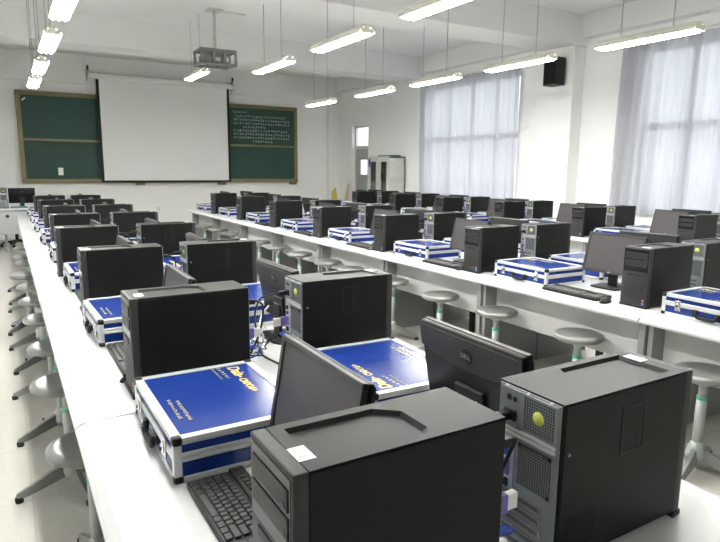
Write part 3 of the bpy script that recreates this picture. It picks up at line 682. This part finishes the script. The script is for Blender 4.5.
for bn, sd, tk, mk, ck, kk, uk in SETS:
    xt, xm, xc, xk = CX[(bn, sd)]; rot = 0 if sd == 0 else math.pi; sdn = ('left', 'right')[sd]; sg = 1 if sd == 0 else -1
    face = 'showing its front' if sd == 0 else 'showing its rear'
    def at(seq, k): return onl[list(seq).index(k)]
    for k in tk:
        yb = .724+PW*k; x = xt
        if (bn, sd) in FX: x = FX[(bn, sd)][k]+.2135
        if (bn, sd, k) == ('left', 1, 1): x += .095
        if (bn, sd, k) == ('middle', 0, 1): x += .055
        jr = 0 if (bn == 'left' and k < 2) else R(rj.uniform(-1.2, 1.2))
        o = place(tw, (x, yb+.0875+(-.03 if (bn, k) == ('middle', 1) else .018 if (bn, sd, k) == ('left', 0, 0) else 0), DT), rot+jr, 'black computer tower %s, %s side of the %s bench, %s' % (face, sdn, bn, at(tk, k)), 'computer', 'computer towers on the %s side of the %s bench' % (sdn, bn))
    for k in mk:
        yb = .724+PW*k+.489+(.02 if sd == 0 else -.012)
        pr = mnt if (bn != 'left') else mn
        jr = {('left', 0): R(-1), ('left', 1): R(-1.5), ('middle', 0): R(0), ('middle', 1): R(6), ('window', 0): R(-8), ('window', 1): R(5)}[(bn, sd)]+R(rj.uniform(-2.5, 2.5))*(k > 0)
        xo = 0 if (bn, sd) != ('middle', 0) else (.03 if k == 1 else -.09)
        place(pr, (xm+xo-(.02*sg), yb, DT), rot+jr, 'black flat monitor %s, %s side of the %s bench, %s' % ('facing left' if sd == 0 else 'seen from behind', sdn, bn, at(mk, k)), 'monitor', 'monitors on the %s side of the %s bench' % (sdn, bn))
    for k in ck:
        yb = .724+PW*k+.986
        place(cs, (xc+rj.uniform(-.008, .008)*(k > 0), yb, DT), rot+(R(0 if sd == 0 else -2) if k == 0 else R(rj.uniform(-1.5, 1.5))), 'blue aluminium-edged instrument case, %s side of the %s bench, %s' % (sdn, bn, at(ck, k)), 'case', 'blue instrument cases on the %s side of the %s bench' % (sdn, bn))
    for k in kk:
        yb = .724+PW*k+.475
        place(kb, (xk+.005, yb, DT), rot+R(rj.uniform(-1, 1)), 'black keyboard below the monitor, %s side of the %s bench, %s' % (sdn, bn, at(kk, k)), 'keyboard', 'keyboards on the %s bench' % bn)
    for k in uk:
        yb = .724+PW*k+.215
        place(ms, (xk-.035, yb, DT), rot+R(rj.uniform(-15, 15)), 'black mouse beside the keyboard, %s side of the %s bench, %s' % (sdn, bn, at(uk, k)), 'mouse', 'mice on the %s bench' % bn)
# ================================================================ CABLES between the two rows
def cable(name, pts, r, m, label, cat, plugs=(), group=None, n=6):
    t = empty(name, label, cat, pts[0], 0, group); o = Vector(pts[0])
    MB().tube([Vector(p)-o for p in pts], r, m, n, 5).build('cord', t)
    for (p, q, a, mm) in plugs:
        c = Vector(p)-o; MB().box(c.x-q[0]/2, c.x+q[0]/2, c.y-q[1]/2, c.y+q[1]/2, c.z-q[2]/2, c.z+q[2]/2, mm, .002).build('plug', t, a)
    return t
rc = random.Random(21)
for bn, xr, kmin, kmax in (('left', .888, 0, 7), ('middle', 3.784, 1, 6), ('window', 6.68, 2, 5)):
    gapw = .13 if bn == 'left' else .19
    for i, k in enumerate(range(kmin, kmax+1)):
        yb = .724+PW*k; X = xr-.01+(.095 if (bn, k) == ('left', 1) else 0); nm = onl[i]; z = .7505
        xl = xr-gapw
        # power cord: inlet is at local (+hx, -.046) -> world y = +.046
        py = yb+.0875+.046; pz = z+.296
        cable('power_cable', [(X-.004, py, pz), (X-.05, py+.005, pz-.004), (X-.09, py+.06, pz-.03), (X-.085, py+.14, pz-.12), (X-.06, py+.18, pz-.22), (X-.07, py+.12, z+.012), (X-.05, py-.05, z+.007)], .0042, BLKPL,
              'black power cable behind the towers on the %s bench, %s' % (bn, nm), 'cable', [((X-.014, py, pz), (.034, .020, .018), 'black power plug', BLKPL)], 'black power cables on the %s bench' % bn)
        py2 = yb+.0875+.052; pz2 = z+.172
        cable('video_cable', [(X-.004, py2, pz2), (X-.07, py2+.01, pz2-.005), (X-.10, py2+.05, pz2-.06), (X-.07, py2+.13, pz2-.10), (X-.03, py2+.20, pz2-.02), (X+.03, py2+.26, pz2+.01)], .0042, WHITEPL,
              'pale video cable with a purple plug behind the %s bench towers, %s' % (bn, nm), 'cable', [((X-.012, py2, pz2), (.022, .018, .040), 'purple plug collar', PURPLE), ((X-.038, py2+.002, pz2), (.030, .016, .034), 'cream video plug', CREAMPL)], 'pale video cables on the %s bench' % bn)
        if (bn == 'left' and k < 5) or (bn == 'middle' and k < 4):
            py3 = yb+.0875+.056; pz3 = z+.118
            cable('network_cable', [(X-.004, py3, pz3), (X-.05, py3, pz3-.01), (X-.08, py3+.03, pz3-.05), (X-.05, py3+.10, z+.03), (X-.08, py3+.22, z+.008), (X-.03, py3+.30, z+.006)], .003, BLUEPL if k % 2 == 0 else BLKPL,
                  'thin %s network cable behind the %s bench towers, %s' % ('blue' if k % 2 == 0 else 'black', bn, nm), 'cable', [((X-.012, py3, pz3), (.024, .014, .012), 'blue network plug', BLUEPL)])
# leads from the left towers and loose coils lying between the rows
for i, k in enumerate(range(0, 5)):
    yb = .724+PW*k; nm = onl[i]; xa = (FX[('left', 0)][k]+.2135*2+.008)
    cable('video_cable', [(xa, yb+.037, .922), (xa+.03, yb+.04, .920), (xa+.07, yb+.07, .905), (xa+.09, yb+.12, .85), (xa+.07, yb+.20, .785), (xa+.03, yb+.30, .757), (xa+.08, yb+.40, .756)], .0042, WHITEPL,
          'white video cable from the left tower on the left bench, %s' % nm, 'cable', [((xa+.010, yb+.037, .922), (.024, .018, .040), 'purple plug collar', PURPLE), ((xa+.036, yb+.040, .921), (.030, .016, .034), 'white plug', WHITEPL)], 'video cables from the left towers')
    cable('power_cable', [(xa+.003, yb+.041, 1.046), (xa+.04, yb+.045, 1.044), (xa+.08, yb+.08, 1.01), (xa+.085, yb+.13, .90), (xa+.05, yb+.17, .79), (xa+.02, yb+.25, .757), (xa+.07, yb+.36, .757)], .0045, BLKPL,
          'black power cable from the left tower on the left bench, %s' % nm, 'cable', [((xa+.014, yb+.041, 1.046), (.034, .020, .018), 'black power plug', BLKPL)], 'power cables from the left towers')
    if k < 4:
        for nmm, m_, dx, dy, rx, ry, ph in (('white', WHITEPL, 0, .30, .050, .070, 0), ('black', BLKPL, .02, .235, .048, .052, 2)):
            P = []
            for a in range(28):
                an = a*.55+ph; f = 1+.18*math.sin(a*.9+ph)
                P.append((.825+dx+rx*f*math.cos(an), yb+dy+ry*f*math.sin(an), (.7555 if nmm == 'white' else .772)+.0010*a+.005*math.sin(a*1.7)))
            cable('coiled_cable', P, .0036, m_, 'loose %s cable coil on the desk between the left bench rows, %s' % (nmm, nm), 'cable', (), 'loose %s cable coils' % nmm)
    cable('network_cable', [(xa, yb+.033, .868), (xa+.04, yb+.035, .862), (xa+.06, yb+.06, .83), (xa+.03, yb+.13, .79), (xa+.06, yb+.20, .80), (xa+.10, yb+.27, .83), (xa+.06, yb+.33, .766)], .0034, BLUEPL,
          'blue network cable from the left tower on the left bench, %s' % nm, 'cable', [((xa+.012, yb+.034, .867), (.026, .014, .014), 'blue network plug', BLUEPL)], 'blue network cables')

# ================================================================ TEACHER'S DESK
t = empty('teacher_desk', 'pale grey teacher desk by the front wall at the left edge', 'desk', (-.42, 12.78, 0))
MB().box(-.85, .80, -.32, .32, .765, .80, LAMIN, .006).build('worktop', t)
MB().box(-.80, .75, -.27, -.25, .33, .765, PANELG).build('modesty_panel', t)
for s in (-.80, .72): MB().box(s, s+.03, -.27, .27, 0, .765, PANELM).build('side_panel', t) if s < 0 else MB().box(s, s+.03, -.20, .27, .33, .765, PANELM).build('side_panel', t)
for x in (.36, ): MB().box(x, x+.04, -.27, -.23, 0, .33, PANELM).build('leg', t)
MB().box(.70, .74, .2, .24, 0, .33, PANELM).build('leg', t)
MB().cyl((.43, -.271, .66), (.43, -.285, .66), .03, CHARC, 14).build('cable_port', t)
o = place(mn, (.27, 12.72, .8005), R(180+88), 'black monitor on the teacher desk, seen from behind', 'monitor', None)
o = place(tw, (-.05, 12.74, .8005), R(-90), 'black computer tower on the teacher desk with its rear to the camera', 'computer', None)
tag(MB().box(.08, .34, 12.50, 12.62, .8005, .835, TEAL, .003).build('book'), 'teal book on the teacher desk in front of the monitor', 'book')
tag(MB().box(.22, .30, 12.51, 12.60, .8355, .875, CHARC, .006).build('small_device'), 'small dark device lying on the teal book', 'device')
tag(MB().box(.345, .375, 12.52, 12.66, .8005, .83, WHITEP).build('paper_stack'), 'white paper stack at the right end of the teacher desk', 'paper')
t = empty('office_chair', 'black swivel office chair behind the teacher desk', 'chair', (.14, 13.45, 0), R(20))
MB().box(-.24, .24, -.24, .24, .44, .52, RUBBER, .03, 3).build('seat', t)
MB().box(-.22, .22, .22, .27, .55, .76, RUBBER, .02, 3).box(-.03, .03, .23, .26, .44, .6, BLKPL).build('backrest', t)
MB().cyl((0, 0, .08), (0, 0, .44), .03, BLKPL).build('gas_column', t)
for k in range(5):
    a = R(72*k+20); p = (.27*math.cos(a), .27*math.sin(a))
    lg = MB().cyl((0, 0, .11), (*p, .075), .022, BLKPL, 8, .015).build('base_arm', t)
    MB().cyl((p[0]-.02, p[1], .028), (p[0]+.02, p[1], .028), .028, BLKPL, 12).cyl((*p, .03), (*p, .075), .008, BLKPL, 6).build('caster', lg)
# remove prototypes nobody placed
for pr in (tw, mn, mnt, kb, ms, cs, st, dp, lt, bt):
    if pr.name not in USED:
        for ch in pr.children_recursive: bpy.data.objects.remove(ch)
        bpy.data.objects.remove(pr)
